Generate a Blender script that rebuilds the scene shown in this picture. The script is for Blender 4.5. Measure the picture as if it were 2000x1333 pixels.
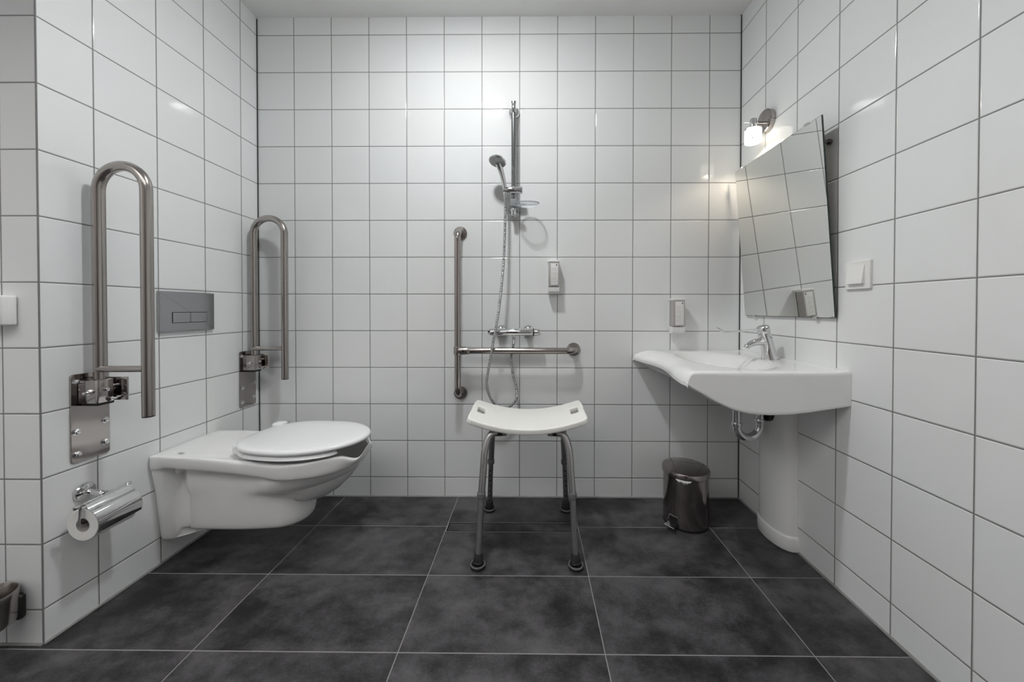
import bpy, bmesh, math, random
from mathutils import Vector, Matrix
random.seed(7)
PI = math.pi
for o in list(bpy.data.objects):
    bpy.data.objects.remove(o)
S = bpy.context.scene

# ---------------------------------------------------------------- room numbers (metres)
XL, XR = -1.3971, 1.1676          # left and right wall faces
YE = -0.8436                      # where the left wall turns away
YR, XFL, H = -3.3, -2.3, 2.553    # rear wall, far-left wall, ceiling
TU, TV = 0.2, 0.19626             # wall tile pitch

# ---------------------------------------------------------------- camera
cam_d = bpy.data.cameras.new('camera')
cam = bpy.data.objects.new('camera', cam_d)
S.collection.objects.link(cam)
M = ((9.99963098e-01, -8.53943879e-03, -9.38355218e-04),
     (8.54869013e-03, 9.99909976e-01, 1.03421752e-02),
     (8.49954371e-04, -1.03498152e-02, 9.99946078e-01))   # columns: right, forward, up
mw = Matrix(((M[0][0], M[0][2], -M[0][1], 0.06426),
             (M[1][0], M[1][2], -M[1][1], -1.87929),
             (M[2][0], M[2][2], -M[2][1], 1.00771), (0, 0, 0, 1)))
cam.matrix_world = mw
cam_d.sensor_width = 36
cam_d.lens = 689.669 / 2000 * 36
cam_d.shift_x = -32.093 / 2000
cam_d.shift_y = -55.452 / 2000
cam_d.clip_start = 0.02
S.camera = cam

# ---------------------------------------------------------------- world, exposure
w = bpy.data.worlds.new('world'); S.world = w; w.use_nodes = True
w.node_tree.nodes['Background'].inputs[0].default_value = (0.8, 0.9, 1.0, 1)
w.node_tree.nodes['Background'].inputs[1].default_value = 0.0
S.view_settings.view_transform = 'Standard'
S.view_settings.look = 'None'
S.view_settings.gamma = 1
S.view_settings.use_curve_mapping = False
S.view_settings.exposure = 0.0
S.cycles.max_bounces = 14
S.cycles.diffuse_bounces = 8
S.cycles.glossy_bounces = 6
S.cycles.transparent_max_bounces = 12
S.cycles.caustics_reflective = False
S.cycles.caustics_refractive = False
S.cycles.sample_clamp_indirect = 50

LAMP_MAIN = 362.0     # emission of the ceiling lamp seen in the tile glare
FILL_REAR = 5.5     # emission of the added fill panel, unseen behind the photographer
LAMP_SCONCE = 2.2     # watts of the bulb over the mirror

# ---------------------------------------------------------------- materials
MATS = {}
def mat(name, col=(0.8, 0.8, 0.8), rough=0.5, metal=0.0, spec=0.5, emit=None, es=0.0, trans=0.0, ior=1.45, alpha=1.0, coat=0.0):
    if name in MATS: return MATS[name]
    m = bpy.data.materials.new(name); m.use_nodes = True
    b = m.node_tree.nodes['Principled BSDF']
    b.inputs['Base Color'].default_value = (*col, 1)
    b.inputs['Roughness'].default_value = rough
    b.inputs['Metallic'].default_value = metal
    b.inputs['Specular IOR Level'].default_value = spec
    b.inputs['IOR'].default_value = ior
    b.inputs['Transmission Weight'].default_value = trans
    b.inputs['Alpha'].default_value = alpha
    b.inputs['Coat Weight'].default_value = coat
    if emit:
        b.inputs['Emission Color'].default_value = (*emit, 1)
        b.inputs['Emission Strength'].default_value = es
    MATS[name] = m
    return m

class NT:
    """small helper for node trees"""
    def __init__(s, m): s.t = m.node_tree; s.b = s.t.nodes['Principled BSDF']
    def n(s, typ, **kw):
        x = s.t.nodes.new(typ)
        for k, v in kw.items(): setattr(x, k, v)
        return x
    def l(s, a, b): s.t.links.new(a, b)
    def math(s, op, a, b=None, c=None, clamp=False):
        x = s.n('ShaderNodeMath', operation=op, use_clamp=clamp)
        for i, v in enumerate((a, b, c)):
            if v is None: continue
            if isinstance(v, (int, float)): x.inputs[i].default_value = v
            else: s.l(v, x.inputs[i])
        return x.outputs[0]
    def mix(s, f, a, b):
        x = s.n('ShaderNodeMix', data_type='RGBA')
        for sock, v in ((x.inputs[0], f), (x.inputs[6], a), (x.inputs[7], b)):
            if isinstance(v, (int, float)): sock.default_value = v
            elif isinstance(v, tuple): sock.default_value = (*v, 1)
            else: s.l(v, sock)
        return x.outputs[2]
    def noise(s, vec, scale, detail=4, rough=0.55):
        x = s.n('ShaderNodeTexNoise'); x.inputs['Scale'].default_value = scale
        x.inputs['Detail'].default_value = detail; x.inputs['Roughness'].default_value = rough
        s.l(vec, x.inputs['Vector']); return x.outputs[0]
    def ramp(s, f, a, b, c0=0.0, c1=1.0):
        x = s.n('ShaderNodeMapRange'); x.interpolation_type = 'SMOOTHSTEP'
        s.l(f, x.inputs[0])
        for i, v in zip((1, 2, 3, 4), (a, b, c0, c1)): x.inputs[i].default_value = v
        return x.outputs[0]

def line_dist(k, sock, origin, pitch):
    """metres to the nearest grout line"""
    f = k.math('DIVIDE', k.math('SUBTRACT', sock, origin), pitch)
    fr = k.math('FRACT', k.math('ADD', f, 0.5))
    return k.math('MULTIPLY', k.math('ABSOLUTE', k.math('SUBTRACT', fr, 0.5)), pitch), k.math('FLOOR', f)

def tile_mat(name, axis, origin):
    m = mat(name, (0.8, 0.8, 0.8), 0.1)
    k = NT(m)
    pos = k.n('ShaderNodeNewGeometry').outputs['Position']
    sep = k.n('ShaderNodeSeparateXYZ'); k.l(pos, sep.inputs[0])
    du, iu = line_dist(k, sep.outputs[axis], origin, TU)
    dv, iv = line_dist(k, sep.outputs[2], 2.45979, TV)
    d = k.math('MINIMUM', du, dv)
    tile = k.ramp(d, 0.0011, 0.0022)
    cmb = k.n('ShaderNodeCombineXYZ'); k.l(iu, cmb.inputs[0]); k.l(iv, cmb.inputs[1]); cmb.inputs[2].default_value = axis * 7.3
    wn = k.n('ShaderNodeTexWhiteNoise'); wn.noise_dimensions = '3D'; k.l(cmb.outputs[0], wn.inputs['Vector'])
    soft = k.noise(pos, 1.6, 2)
    c = k.mix(wn.outputs[0], (0.79, 0.805, 0.81), (0.815, 0.825, 0.825))
    c = k.mix(k.ramp(soft, 0.35, 0.7), c, (0.80, 0.805, 0.80))
    gn = k.noise(pos, 60, 3)
    g = k.mix(gn, (0.16, 0.155, 0.15), (0.24, 0.235, 0.23))
    k.l(k.mix(tile, g, c), k.b.inputs['Base Color'])
    k.l(k.ramp(tile, 0, 1, 0.75, 0.06), k.b.inputs['Roughness'])
    # rounded tile edges, a slight pillow and a slight glaze ripple
    edge = k.ramp(d, 0.001, 0.0045)
    ripple = k.noise(pos, 9, 1)
    hgt = k.math('ADD', k.math('MULTIPLY', edge, 1.0), k.math('MULTIPLY', ripple, 0.10))
    bp = k.n('ShaderNodeBump'); bp.inputs['Strength'].default_value = 0.9; bp.inputs['Distance'].default_value = 0.0012
    k.l(hgt, bp.inputs['Height'])
    # every tile sits at a very slightly different angle
    tilt = k.n('ShaderNodeVectorMath', operation='SUBTRACT'); k.l(wn.outputs['Color'], tilt.inputs[0]); tilt.inputs[1].default_value = (0.5, 0.5, 0.5)
    sc = k.n('ShaderNodeVectorMath', operation='SCALE'); k.l(tilt.outputs[0], sc.inputs[0]); sc.inputs['Scale'].default_value = 0.004
    ad = k.n('ShaderNodeVectorMath', operation='ADD'); k.l(bp.outputs[0], ad.inputs[0]); k.l(sc.outputs[0], ad.inputs[1])
    nm = k.n('ShaderNodeVectorMath', operation='NORMALIZE'); k.l(ad.outputs[0], nm.inputs[0])
    k.l(nm.outputs[0], k.b.inputs['Normal'])
    return m

def slate_colour(k, pos):
    mp = k.n('ShaderNodeMapping'); mp.inputs['Scale'].default_value = (1.0, 1.25, 1.0); k.l(pos, mp.inputs[0])
    n1 = k.noise(mp.outputs[0], 3.6, 5, 0.55)
    n2 = k.noise(mp.outputs[0], 15, 6, 0.62)
    n3 = k.noise(mp.outputs[0], 120, 4, 0.6)
    a = k.math('ADD', k.math('MULTIPLY', n1, 0.60), k.math('ADD', k.math('MULTIPLY', n2, 0.30), k.math('MULTIPLY', n3, 0.10)))
    f = k.ramp(a, 0.35, 0.68)
    return k.mix(f, FLOOR_DARK, FLOOR_LIGHT), f

FLOOR_DARK, FLOOR_LIGHT = (0.0145, 0.0140, 0.0152), (0.114, 0.109, 0.115)
def floor_mat():
    m = mat('slate_floor', rough=0.45, spec=0.35)
    k = NT(m)
    pos = k.n('ShaderNodeNewGeometry').outputs['Position']
    sep = k.n('ShaderNodeSeparateXYZ'); k.l(pos, sep.inputs[0])
    X, Y = sep.outputs[0], sep.outputs[1]
    du, iu = line_dist(k, X, -0.93296, 0.6067)
    dv, iv = line_dist(k, Y, -0.25692, 0.30081)
    # the drain column has no joint of its own where the channel lies
    inx = k.math('MULTIPLY', k.math('GREATER_THAN', X, -0.324), k.math('LESS_THAN', X, 0.278))
    iny = k.math('GREATER_THAN', Y, -0.4)
    dv = k.math('ADD', dv, k.math('MULTIPLY', k.math('MULTIPLY', inx, iny), 1.0))
    d = k.math('MINIMUM', du, dv)
    tile = k.ramp(d, 0.0010, 0.0019)
    # each tile has its own cut of the pattern
    cmb = k.n('ShaderNodeCombineXYZ'); k.l(iu, cmb.inputs[0]); k.l(iv, cmb.inputs[1])
    wn = k.n('ShaderNodeTexWhiteNoise'); k.l(cmb.outputs[0], wn.inputs['Vector'])
    sc = k.n('ShaderNodeVectorMath', operation='SCALE'); k.l(wn.outputs['Color'], sc.inputs[0]); sc.inputs['Scale'].default_value = 9
    ad = k.n('ShaderNodeVectorMath', operation='ADD'); k.l(pos, ad.inputs[0]); k.l(sc.outputs[0], ad.inputs[1])
    c, f = slate_colour(k, ad.outputs[0])
    g = k.mix(k.noise(pos, 50, 3), (0.22, 0.215, 0.21), (0.34, 0.33, 0.325))
    k.l(k.mix(tile, g, c), k.b.inputs['Base Color'])
    k.l(k.ramp(f, 0, 1, 0.40, 0.54), k.b.inputs['Roughness'])
    bp = k.n('ShaderNodeBump'); bp.inputs['Strength'].default_value = 0.5; bp.inputs['Distance'].default_value = 0.0008
    k.l(k.math('ADD', k.math('MULTIPLY', tile, 1.0), k.math('MULTIPLY', f, 0.5)), bp.inputs['Height'])
    k.l(bp.outputs[0], k.b.inputs['Normal'])
    return m

def noisy(name, col, rough, scale=40, amt=0.08, metal=0.0, spec=0.5, stretch=None, rvar=0.0, bump=0.0):
    """a plain surface with slight procedural variation"""
    if name in MATS: return MATS[name]
    m = mat(name, col, rough, metal, spec)
    k = NT(m)
    tc = k.n('ShaderNodeTexCoord').outputs['Object']
    if stretch:
        mp = k.n('ShaderNodeMapping'); mp.inputs['Scale'].default_value = stretch; k.l(tc, mp.inputs[0]); tc = mp.outputs[0]
    n = k.noise(tc, scale, 4)
    lo = tuple(c * (1 - amt) for c in col); hi = tuple(min(1, c * (1 + amt)) for c in col)
    k.l(k.mix(n, lo, hi), k.b.inputs['Base Color'])
    if rvar: k.l(k.ramp(n, 0.2, 0.8, max(0.01, rough - rvar), rough + rvar), k.b.inputs['Roughness'])
    if bump:
        bp = k.n('ShaderNodeBump'); bp.inputs['Strength'].default_value = 0.4; bp.inputs['Distance'].default_value = bump
        k.l(n, bp.inputs['Height']); k.l(bp.outputs[0], k.b.inputs['Normal'])
    return m

def clear_mat(name, tint=(0.95, 0.953, 0.953), opac=0.12):
    if name in MATS: return MATS[name]
    m = mat(name, tint, 0.05)
    t = m.node_tree; out = t.nodes['Material Output']
    tr = t.nodes.new('ShaderNodeBsdfTransparent'); tr.inputs[0].default_value = (*tint, 1)
    gl = t.nodes['Principled BSDF']; gl.inputs['Base Color'].default_value = (0.75, 0.78, 0.8, 1)
    lw = t.nodes.new('ShaderNodeLayerWeight'); lw.inputs[0].default_value = 0.35
    ma = t.nodes.new('ShaderNodeMath'); ma.operation = 'ADD'; ma.use_clamp = True; ma.inputs[1].default_value = opac
    mu = t.nodes.new('ShaderNodeMath'); mu.operation = 'MULTIPLY'; mu.inputs[1].default_value = 0.6
    mx = t.nodes.new('ShaderNodeMixShader')
    t.links.new(lw.outputs['Fresnel'], mu.inputs[0]); t.links.new(mu.outputs[0], ma.inputs[0])
    t.links.new(ma.outputs[0], mx.inputs[0]); t.links.new(tr.outputs[0], mx.inputs[1]); t.links.new(gl.outputs[0], mx.inputs[2])
    t.links.new(mx.outputs[0], out.inputs[0])
    return m

M_back = tile_mat('white_tile_back', 0, -1.19897)
M_side_r = tile_mat('white_tile_right', 1, -0.19452)
M_side_l = tile_mat('white_tile_left', 1, -0.10715)
M_front_l = tile_mat('white_tile_return', 0, -1.5082)
M_floor = floor_mat()
M_ceil = noisy('ceiling_paint', (0.86, 0.86, 0.85), 0.9, 80, 0.02)
M_rear = noisy('rear_wall_paint', (0.42, 0.40, 0.39), 0.7, 6, 0.05)
M_door = noisy('door_veneer', (0.10, 0.075, 0.062), 0.45, 12, 0.25, stretch=(6, 6, 0.4))
M_silicone = noisy('dark_joint', (0.045, 0.043, 0.042), 0.6, 60, 0.2)
M_sealant = noisy('grey_sealant', (0.26, 0.255, 0.25), 0.6, 30, 0.2)
M_chrome = noisy('chrome', (0.72, 0.72, 0.73), 0.06, 30, 0.03, metal=1.0)
M_steel = noisy('satin_steel', (0.41, 0.38, 0.362), 0.2, 60, 0.08, metal=1.0, stretch=(1, 1, 0.05), rvar=0.05)
M_plate = noisy('polished_steel_plate', (0.43, 0.40, 0.385), 0.12, 20, 0.05, metal=1.0)
M_flush = noisy('polished_flush_plate', (0.40, 0.41, 0.42), 0.2, 20, 0.04, metal=1.0)
M_bin = noisy('bin_steel', (0.33, 0.305, 0.29), 0.14, 30, 0.08, metal=1.0, stretch=(1, 1, 0.05))
M_alu = noisy('anodised_tube', (0.52, 0.51, 0.51), 0.38, 90, 0.06, metal=1.0)
M_alu_dark = noisy('anodised_tube_dark', (0.33, 0.325, 0.325), 0.4, 90, 0.08, metal=1.0)  # darker tone for the rear stool legs
M_ceramic = noisy('glazed_ceramic', (0.84, 0.84, 0.835), 0.09, 3, 0.012, spec=0.55)
M_seat_pl = noisy('seat_plastic', (0.83, 0.835, 0.84), 0.16, 3, 0.01)
M_stool_pl = noisy('matt_plastic', (0.86, 0.85, 0.81), 0.42, 160, 0.02, bump=0.0004)
M_white_pl = noisy('white_plastic', (0.78, 0.775, 0.76), 0.3, 20, 0.02)
M_switch_pl = noisy('switch_plastic', (0.82, 0.81, 0.79), 0.28, 20, 0.015)
M_rubber = noisy('black_rubber', (0.018, 0.018, 0.02), 0.6, 50, 0.2)
M_grey_rub = noisy('grey_rubber', (0.13, 0.13, 0.134), 0.6, 50, 0.1)
M_black = noisy('black_plastic', (0.012, 0.012, 0.012), 0.4, 30, 0.2)
M_hole = noisy('dark_recess', (0.006, 0.006, 0.006), 0.9, 30, 0.2)
M_bottle = noisy('bottle_plastic', (0.42, 0.395, 0.385), 0.3, 25, 0.05)
M_label = noisy('label_paper', (0.80, 0.79, 0.765), 0.5, 60, 0.02)
M_print = noisy('label_print', (0.52, 0.515, 0.505), 0.6, 60, 0.05)
M_ink = noisy('label_mark', (0.05, 0.05, 0.05), 0.6, 60, 0.05)
M_paper = noisy('tissue_paper', (0.80, 0.795, 0.775), 0.95, 120, 0.04, bump=0.0006)
M_card = noisy('cardboard_core', (0.36, 0.34, 0.32), 0.9, 60, 0.08)
M_liner = noisy('bin_liner', (0.7, 0.7, 0.7), 0.4, 60, 0.1)
M_edge = noisy('mirror_edge', (0.03, 0.045, 0.04), 0.2, 20, 0.1)
M_mirror = mat('mirror_silver', (0.86, 0.87, 0.85), 0.0, 1.0)
M_slat = noisy('fill_slat_paint', (0.06, 0.06, 0.06), 0.5, 20, 0.1)
M_clear = clear_mat('clear_acrylic')
M_clear_rim = clear_mat('clear_acrylic_rim', (0.72, 0.725, 0.725), 0.30)
M_shade = mat('lit_glass_shade', (0.9, 0.88, 0.84), 0.25, emit=(1.0, 0.93, 0.80), es=3.6)
M_lamp = mat('lamp_diffuser', (0.9, 0.9, 0.9), 0.4, emit=(0.97, 0.995, 1.0), es=LAMP_MAIN)
M_fill = mat('fill_panel_diffuser', (0.9, 0.9, 0.9), 0.4, emit=(1.0, 0.985, 0.97), es=FILL_REAR)  # glow of the added fill panel, not a lamp of the room

# ---------------------------------------------------------------- geometry helpers
def V(*a): return Vector(a)

class G:
    """collects shapes, then links them as one mesh object"""
    def __init__(s): s.v = []; s.f = []
    def add(s, v, f):
        b = len(s.v); s.v += [Vector(x) for x in v]; s.f += [tuple(b + i for i in q) for q in f]; return s
    def box(s, x0, x1, y0, y1, z0, z1, bev=0.0, seg=2, mx=None):
        bm = bmesh.new(); bmesh.ops.create_cube(bm, size=1)
        for v in bm.verts: v.co = Vector(((x0 + x1) / 2 + v.co.x * (x1 - x0), (y0 + y1) / 2 + v.co.y * (y1 - y0), (z0 + z1) / 2 + v.co.z * (z1 - z0)))
        if bev: bmesh.ops.bevel(bm, geom=bm.edges[:], offset=bev, segments=seg, profile=0.5, affect='EDGES')
        return s._bm(bm, mx)
    def _bm(s, bm, mx=None):
        bm.verts.index_update()
        vs = [(mx @ v.co) if mx else v.co.copy() for v in bm.verts]
        fs = [tuple(v.index for v in f.verts) for f in bm.faces]
        bm.free(); return s.add(vs, fs)
    def tube(s, pts, r, seg=16, radii=None, caps=True, closed=False, flat=None, up=None):
        pts = [Vector(p) for p in pts]; n = len(pts)
        tang = []
        for i in range(n):
            a = pts[i - 1] if (i > 0 or closed) else pts[i]
            b = pts[(i + 1) % n] if (i < n - 1 or closed) else pts[i]
            t = b - a
            if t.length < 1e-9: t = tang[-1] if tang else V(0, 0, 1)
            tang.append(t.normalized())
        ref = Vector(up) if up else (V(0, 0, 1) if abs(tang[0].z) < 0.9 else V(1, 0, 0))
        nrm = (ref - tang[0] * ref.dot(tang[0])).normalized()
        vs, fs = [], []
        for i in range(n):
            nrm = (nrm - tang[i] * nrm.dot(tang[i])).normalized()
            bn = tang[i].cross(nrm)
            rr = radii[i] if radii else r
            for j in range(seg):
                a = 2 * PI * j / seg
                fl = flat or (1, 1)
                vs.append(pts[i] + nrm * (rr * fl[0] * math.cos(a)) + bn * (rr * fl[1] * math.sin(a)))
        m = n if closed else n - 1
        for i in range(m):
            for j in range(seg):
                a, b = i * seg + j, i * seg + (j + 1) % seg
                c, d = ((i + 1) % n) * seg + (j + 1) % seg, ((i + 1) % n) * seg + j
                fs.append((a, b, c, d))
        if caps and not closed:
            fs.append(tuple(range(seg - 1, -1, -1))); fs.append(tuple((n - 1) * seg + j for j in range(seg)))
        return s.add(vs, fs)
    def cyl(s, a, b, r, r2=None, seg=32, bev=0.0, caps=True):
        a, b = Vector(a), Vector(b); r2 = r if r2 is None else r2
        if not bev: return s.tube([a, b], r, seg, radii=[r, r2], caps=caps)
        d = (b - a).normalized()
        k = 0.293
        return s.tube([a, a + d * bev * k, a + d * bev, b - d * bev, b - d * bev * k, b], r, seg,
                      radii=[r - bev, r - bev * k, r, r2, r2 - bev * k, r2 - bev])
    def lathe(s, prof, origin=(0, 0, 0), axis=(0, 0, 1), seg=48, sx=1.0, sy=1.0):
        ax = Vector(axis).normalized(); o = Vector(origin)
        ref = V(1, 0, 0) if abs(ax.x) < 0.9 else V(0, 0, 1)
        u = (ref - ax * ref.dot(ax)).normalized(); v = ax.cross(u)
        vs, fs = [], []
        for (r, h) in prof:
            for j in range(seg):
                a = 2 * PI * j / seg
                vs.append(o + ax * h + u * (r * sx * math.cos(a)) + v * (r * sy * math.sin(a)))
        for i in range(len(prof) - 1):
            for j in range(seg):
                fs.append((i * seg + j, i * seg + (j + 1) % seg, (i + 1) * seg + (j + 1) % seg, (i + 1) * seg + j))
        if prof[0][0] > 1e-6: fs.append(tuple(range(seg - 1, -1, -1)))
        if prof[-1][0] > 1e-6: fs.append(tuple((len(prof) - 1) * seg + j for j in range(seg)))
        return s.add(vs, fs)
    def prism(s, poly, fn, h0, h1, bev=0.0):
        """poly: 2-D outline; fn(u, v, h) -> point"""
        bm = bmesh.new()
        lo = [bm.verts.new(fn(u, v, h0)) for u, v in poly]; hi = [bm.verts.new(fn(u, v, h1)) for u, v in poly]
        n = len(poly)
        bm.faces.new(lo[::-1]); bm.faces.new(hi)
        for i in range(n): bm.faces.new((lo[i], lo[(i + 1) % n], hi[(i + 1) % n], hi[i]))
        bmesh.ops.recalc_face_normals(bm, faces=bm.faces[:])
        if bev:
            es = [e for e in bm.edges if (e.verts[0] in hi and e.verts[1] in hi)]
            bmesh.ops.bevel(bm, geom=es, offset=bev, segments=2, profile=0.5, affect='EDGES')
        return s._bm(bm)
    def loft(s, rings, cap0=True, cap1=True, closed=True):
        n = len(rings[0]); vs = [p for r in rings for p in r]; fs = []
        for i in range(len(rings) - 1):
            for j in range(n if closed else n - 1):
                fs.append((i * n + j, i * n + (j + 1) % n, (i + 1) * n + (j + 1) % n, (i + 1) * n + j))
        if cap0: fs.append(tuple(range(n - 1, -1, -1)))
        if cap1: fs.append(tuple((len(rings) - 1) * n + j for j in range(n)))
        return s.add(vs, fs)

def org(o):
    p = Vector((0, 0, 0))
    while o is not None: p += Vector(o.location); o = o.parent
    return p

def tags(o, label=None, cat=None, group=None, kind=None):
    if label: o['label'] = label
    if cat: o['category'] = cat
    if group: o['group'] = group
    if kind: o['kind'] = kind
    return o

def build(name, g, m, parent=None, smooth=True, ang=38, sub=0, loc=None, label=None, recalc=True):
    me = bpy.data.meshes.new(name)
    o = bpy.data.objects.new(name, me)
    S.collection.objects.link(o)
    if parent is not None: o.parent = parent
    elif loc is not None: o.location = loc
    base = org(o)
    me.from_pydata([tuple(v - base) for v in g.v], [], g.f)
    if recalc:
        bm = bmesh.new(); bm.from_mesh(me); bmesh.ops.recalc_face_normals(bm, faces=bm.faces[:]); bm.to_mesh(me); bm.free()
    me.materials.append(m)
    me.polygons.foreach_set('use_smooth', [smooth] * len(me.polygons))
    if smooth and ang: me.set_sharp_from_angle(angle=math.radians(ang))
    if sub:
        md = o.modifiers.new('subdivision', 'SUBSURF'); md.levels = sub; md.render_levels = sub
        me.polygons.foreach_set('use_smooth', [True] * len(me.polygons))
    me.update()
    if label: o['label'] = label
    return o

def thing(name, label, cat, loc, group=None):
    o = bpy.data.objects.new(name, None); S.collection.objects.link(o)
    o.location = loc; o.empty_display_size = 0.05
    return tags(o, label, cat, group)

def struct(name, g, m, **kw):
    return tags(build(name, g, m, **kw), kind='structure')

def copy_tree(o, parent=None):
    c = o.copy(); S.collection.objects.link(c); c.parent = parent
    for ch in [x for x in bpy.data.objects if x.parent == o]: copy_tree(ch, c)
    return c

def arc(c, r, a0, a1, n, fn):
    return [fn(c[0] + r * math.cos(a0 + (a1 - a0) * i / n), c[1] + r * math.sin(a0 + (a1 - a0) * i / n)) for i in range(n + 1)]

def rrect(x0, x1, y0, y1, r, n=5):
    out = []
    for cx, cy, a in ((x1 - r, y1 - r, 0), (x0 + r, y1 - r, PI / 2), (x0 + r, y0 + r, PI), (x1 - r, y0 + r, 1.5 * PI)):
        for i in range(n + 1):
            t = a + PI / 2 * i / n
            out.append((cx + r * math.cos(t), cy + r * math.sin(t)))
    return out

def spline(pts, n=12):
    """Catmull-Rom through pts"""
    P = [Vector(p) for p in pts]; P = [P[0] * 2 - P[1]] + P + [P[-1] * 2 - P[-2]]
    out = []
    for i in range(1, len(P) - 2):
        for k in range(n):
            t = k / n; a, b, c, d = P[i - 1], P[i], P[i + 1], P[i + 2]
            out.append(0.5 * ((2 * b) + (c - a) * t + (2 * a - 5 * b + 4 * c - d) * t * t + (3 * b - a - 3 * c + d) * t ** 3))
    out.append(P[-2]); return out

def resample(pts, step):
    L = [0.0]
    for a, b in zip(pts, pts[1:]): L.append(L[-1] + (b - a).length)
    n = max(2, int(L[-1] / step)); out = []; j = 0
    for i in range(n + 1):
        d = L[-1] * i / n
        while j < len(L) - 2 and L[j + 1] < d: j += 1
        t = (d - L[j]) / max(1e-9, L[j + 1] - L[j]); out.append(pts[j].lerp(pts[j + 1], min(1, t)))
    return out

def lerp_tab(tab, x):
    if x <= tab[0][0]: return tab[0][1]
    for (a, va), (b, vb) in zip(tab, tab[1:]):
        if x <= b:
            t = (x - a) / (b - a); t = t * t * (3 - 2 * t); return va + (vb - va) * t
    return tab[-1][1]
def curve_tab(tab, x):
    """smooth curve through a table"""
    if x <= tab[0][0]: return tab[0][1]
    if x >= tab[-1][0]: return tab[-1][1]
    for i in range(len(tab) - 1):
        (x0, a), (x1, b) = tab[i], tab[i + 1]
        if x <= x1:
            h = x1 - x0; t = (x - x0) / h
            m0 = (b - tab[i - 1][1]) / (x1 - tab[i - 1][0]) if i else (b - a) / h
            m1 = (tab[i + 2][1] - a) / (tab[i + 2][0] - x0) if i + 2 < len(tab) else (b - a) / h
            return (2 * t ** 3 - 3 * t * t + 1) * a + (t ** 3 - 2 * t * t + t) * h * m0 + (3 * t * t - 2 * t ** 3) * b + (t ** 3 - t * t) * h * m1
def lin_tab(tab, x):
    if x <= tab[0][0]: return tab[0][1]
    for (a, va), (b, vb) in zip(tab, tab[1:]):
        if x <= b: return va + (vb - va) * (x - a) / (b - a)
    return tab[-1][1]

# ================================================================ room shell
T = 0.12
struct('wall_back', G().box(XL, XR, 0, T, 0, H), M_back, smooth=False)
struct('wall_right', G().box(XR, XR + T, YR, T, 0, H), M_side_r, smooth=False)
struct('wall_left', G().box(XL - T, XL, YE, T, 0, H), M_side_l, smooth=False)
struct('wall_left_return', G().box(XFL, XL - T, YE, YE + T, 0, H).box(XL - T, XL - 0.0001, YE - 0.0005, YE, 0, H), M_front_l, smooth=False)
struct('wall_far_left', G().box(XFL - T, XFL, YR, YE + T, 0, H), M_side_l, smooth=False)
struct('wall_rear', G().box(XFL - T, -0.95, YR - T, YR, 0, H).box(0.05, XR + T, YR - T, YR, 0, H).box(-0.95, 0.05, YR - T, YR, 2.1, H), M_rear, smooth=False)
struct('floor', G().box(XFL - T, XR + T, YR - T, T, -0.1, 0), M_floor, smooth=False)
struct('ceiling', G().box(XFL - T, XR + T, YR - T, T, H, H + 0.1), M_ceil, smooth=False)
dr = struct('door_1', G().box(-0.95, 0.05, YR - 0.06, YR - 0.02, 0.004, 2.1, 0.002), M_door)
build('door_handle', G().cyl((-0.05, YR - 0.02, 1.05), (-0.05, YR + 0.04, 1.05), 0.009).cyl((-0.05, YR + 0.04, 1.05), (-0.17, YR + 0.04, 1.05), 0.009, bev=0.003), M_chrome, dr)
# dark movement joints in the room corners, the tile nosing and the sealant at the floor
struct('trim_1', G().box(XL, XL + 0.005, -0.004, -0.0003, 0.004, 2.546, 0.001), M_silicone)
struct('trim_2', G().box(XR - 0.005, XR, -0.004, -0.0003, 0.004, H, 0.001), M_silicone)
struct('trim_3', G().cyl((XL - 0.0012, YE + 0.0008, 0), (XL - 0.0012, YE + 0.0008, H), 0.0022, seg=10), noisy('corner_bead', (0.2, 0.195, 0.195), 0.6, 40, 0.1))
def bead(a, b):
    a, b = Vector(a), Vector(b); n = 40; pts = [a.lerp(b, i / n) for i in range(n + 1)]
    return G().tube(pts, 0.005, 8, radii=[0.0045 + 0.0016 * random.random() for _ in pts])
struct('baseboard_back', bead((XL, -0.001, 0.001), (XR, -0.001, 0.001)), M_sealant)
struct('baseboard_left', bead((XL + 0.001, 0, 0.001), (XL + 0.001, YE, 0.001)), M_sealant)
struct('baseboard_right', bead((XR - 0.001, 0, 0.001), (XR - 0.001, -2.2, 0.001)), M_sealant)
struct('baseboard_left_return', bead((XL, YE - 0.001, 0.001), (XFL, YE - 0.001, 0.001)), M_sealant)

# ================================================================ ceiling lamp and added fill panel
t = thing('ceiling_light', 'small round ceiling lamp, its glare mirrored in the back wall tiles', 'lamp', (-0.22, -0.78, H))
build('housing', G().lathe([(0.085, 0), (0.085, -0.024), (0.082, -0.028), (0.070, -0.028), (0.067, -0.025), (0.067, -0.012)], (-0.22, -0.78, H)), M_white_pl, t)
build('diffuser', G().lathe([(0.0665, -0.020), (0.0665, -0.032), (0.062, -0.0345), (0.050, -0.038), (0.028, -0.0405), (0.0, -0.0412)], (-0.22, -0.78, H)), M_lamp, t)
t = thing('fill_panel', 'added fill light panel behind the camera, dark slats hide its glare', 'lamp', (-0.95, -2.42, H))
build('frame', G().box(-2.13, 0.23, -3.08, -1.77, H - 0.03, H, 0.004), M_white_pl, t)
build('diffuser', G().box(-2.10, 0.20, -3.05, -1.80, H - 0.034, H - 0.028, 0.001), M_fill, t)
for i in range(14):  # slats added to keep the fill panel's reflection off the back wall
    ys = -3.075 + i * 0.1
    build('fill_slat', G().box(-2.12, 0.22, ys - 0.002, ys + 0.002, H - 0.073, H - 0.0345), M_slat, t, smooth=False)

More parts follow.
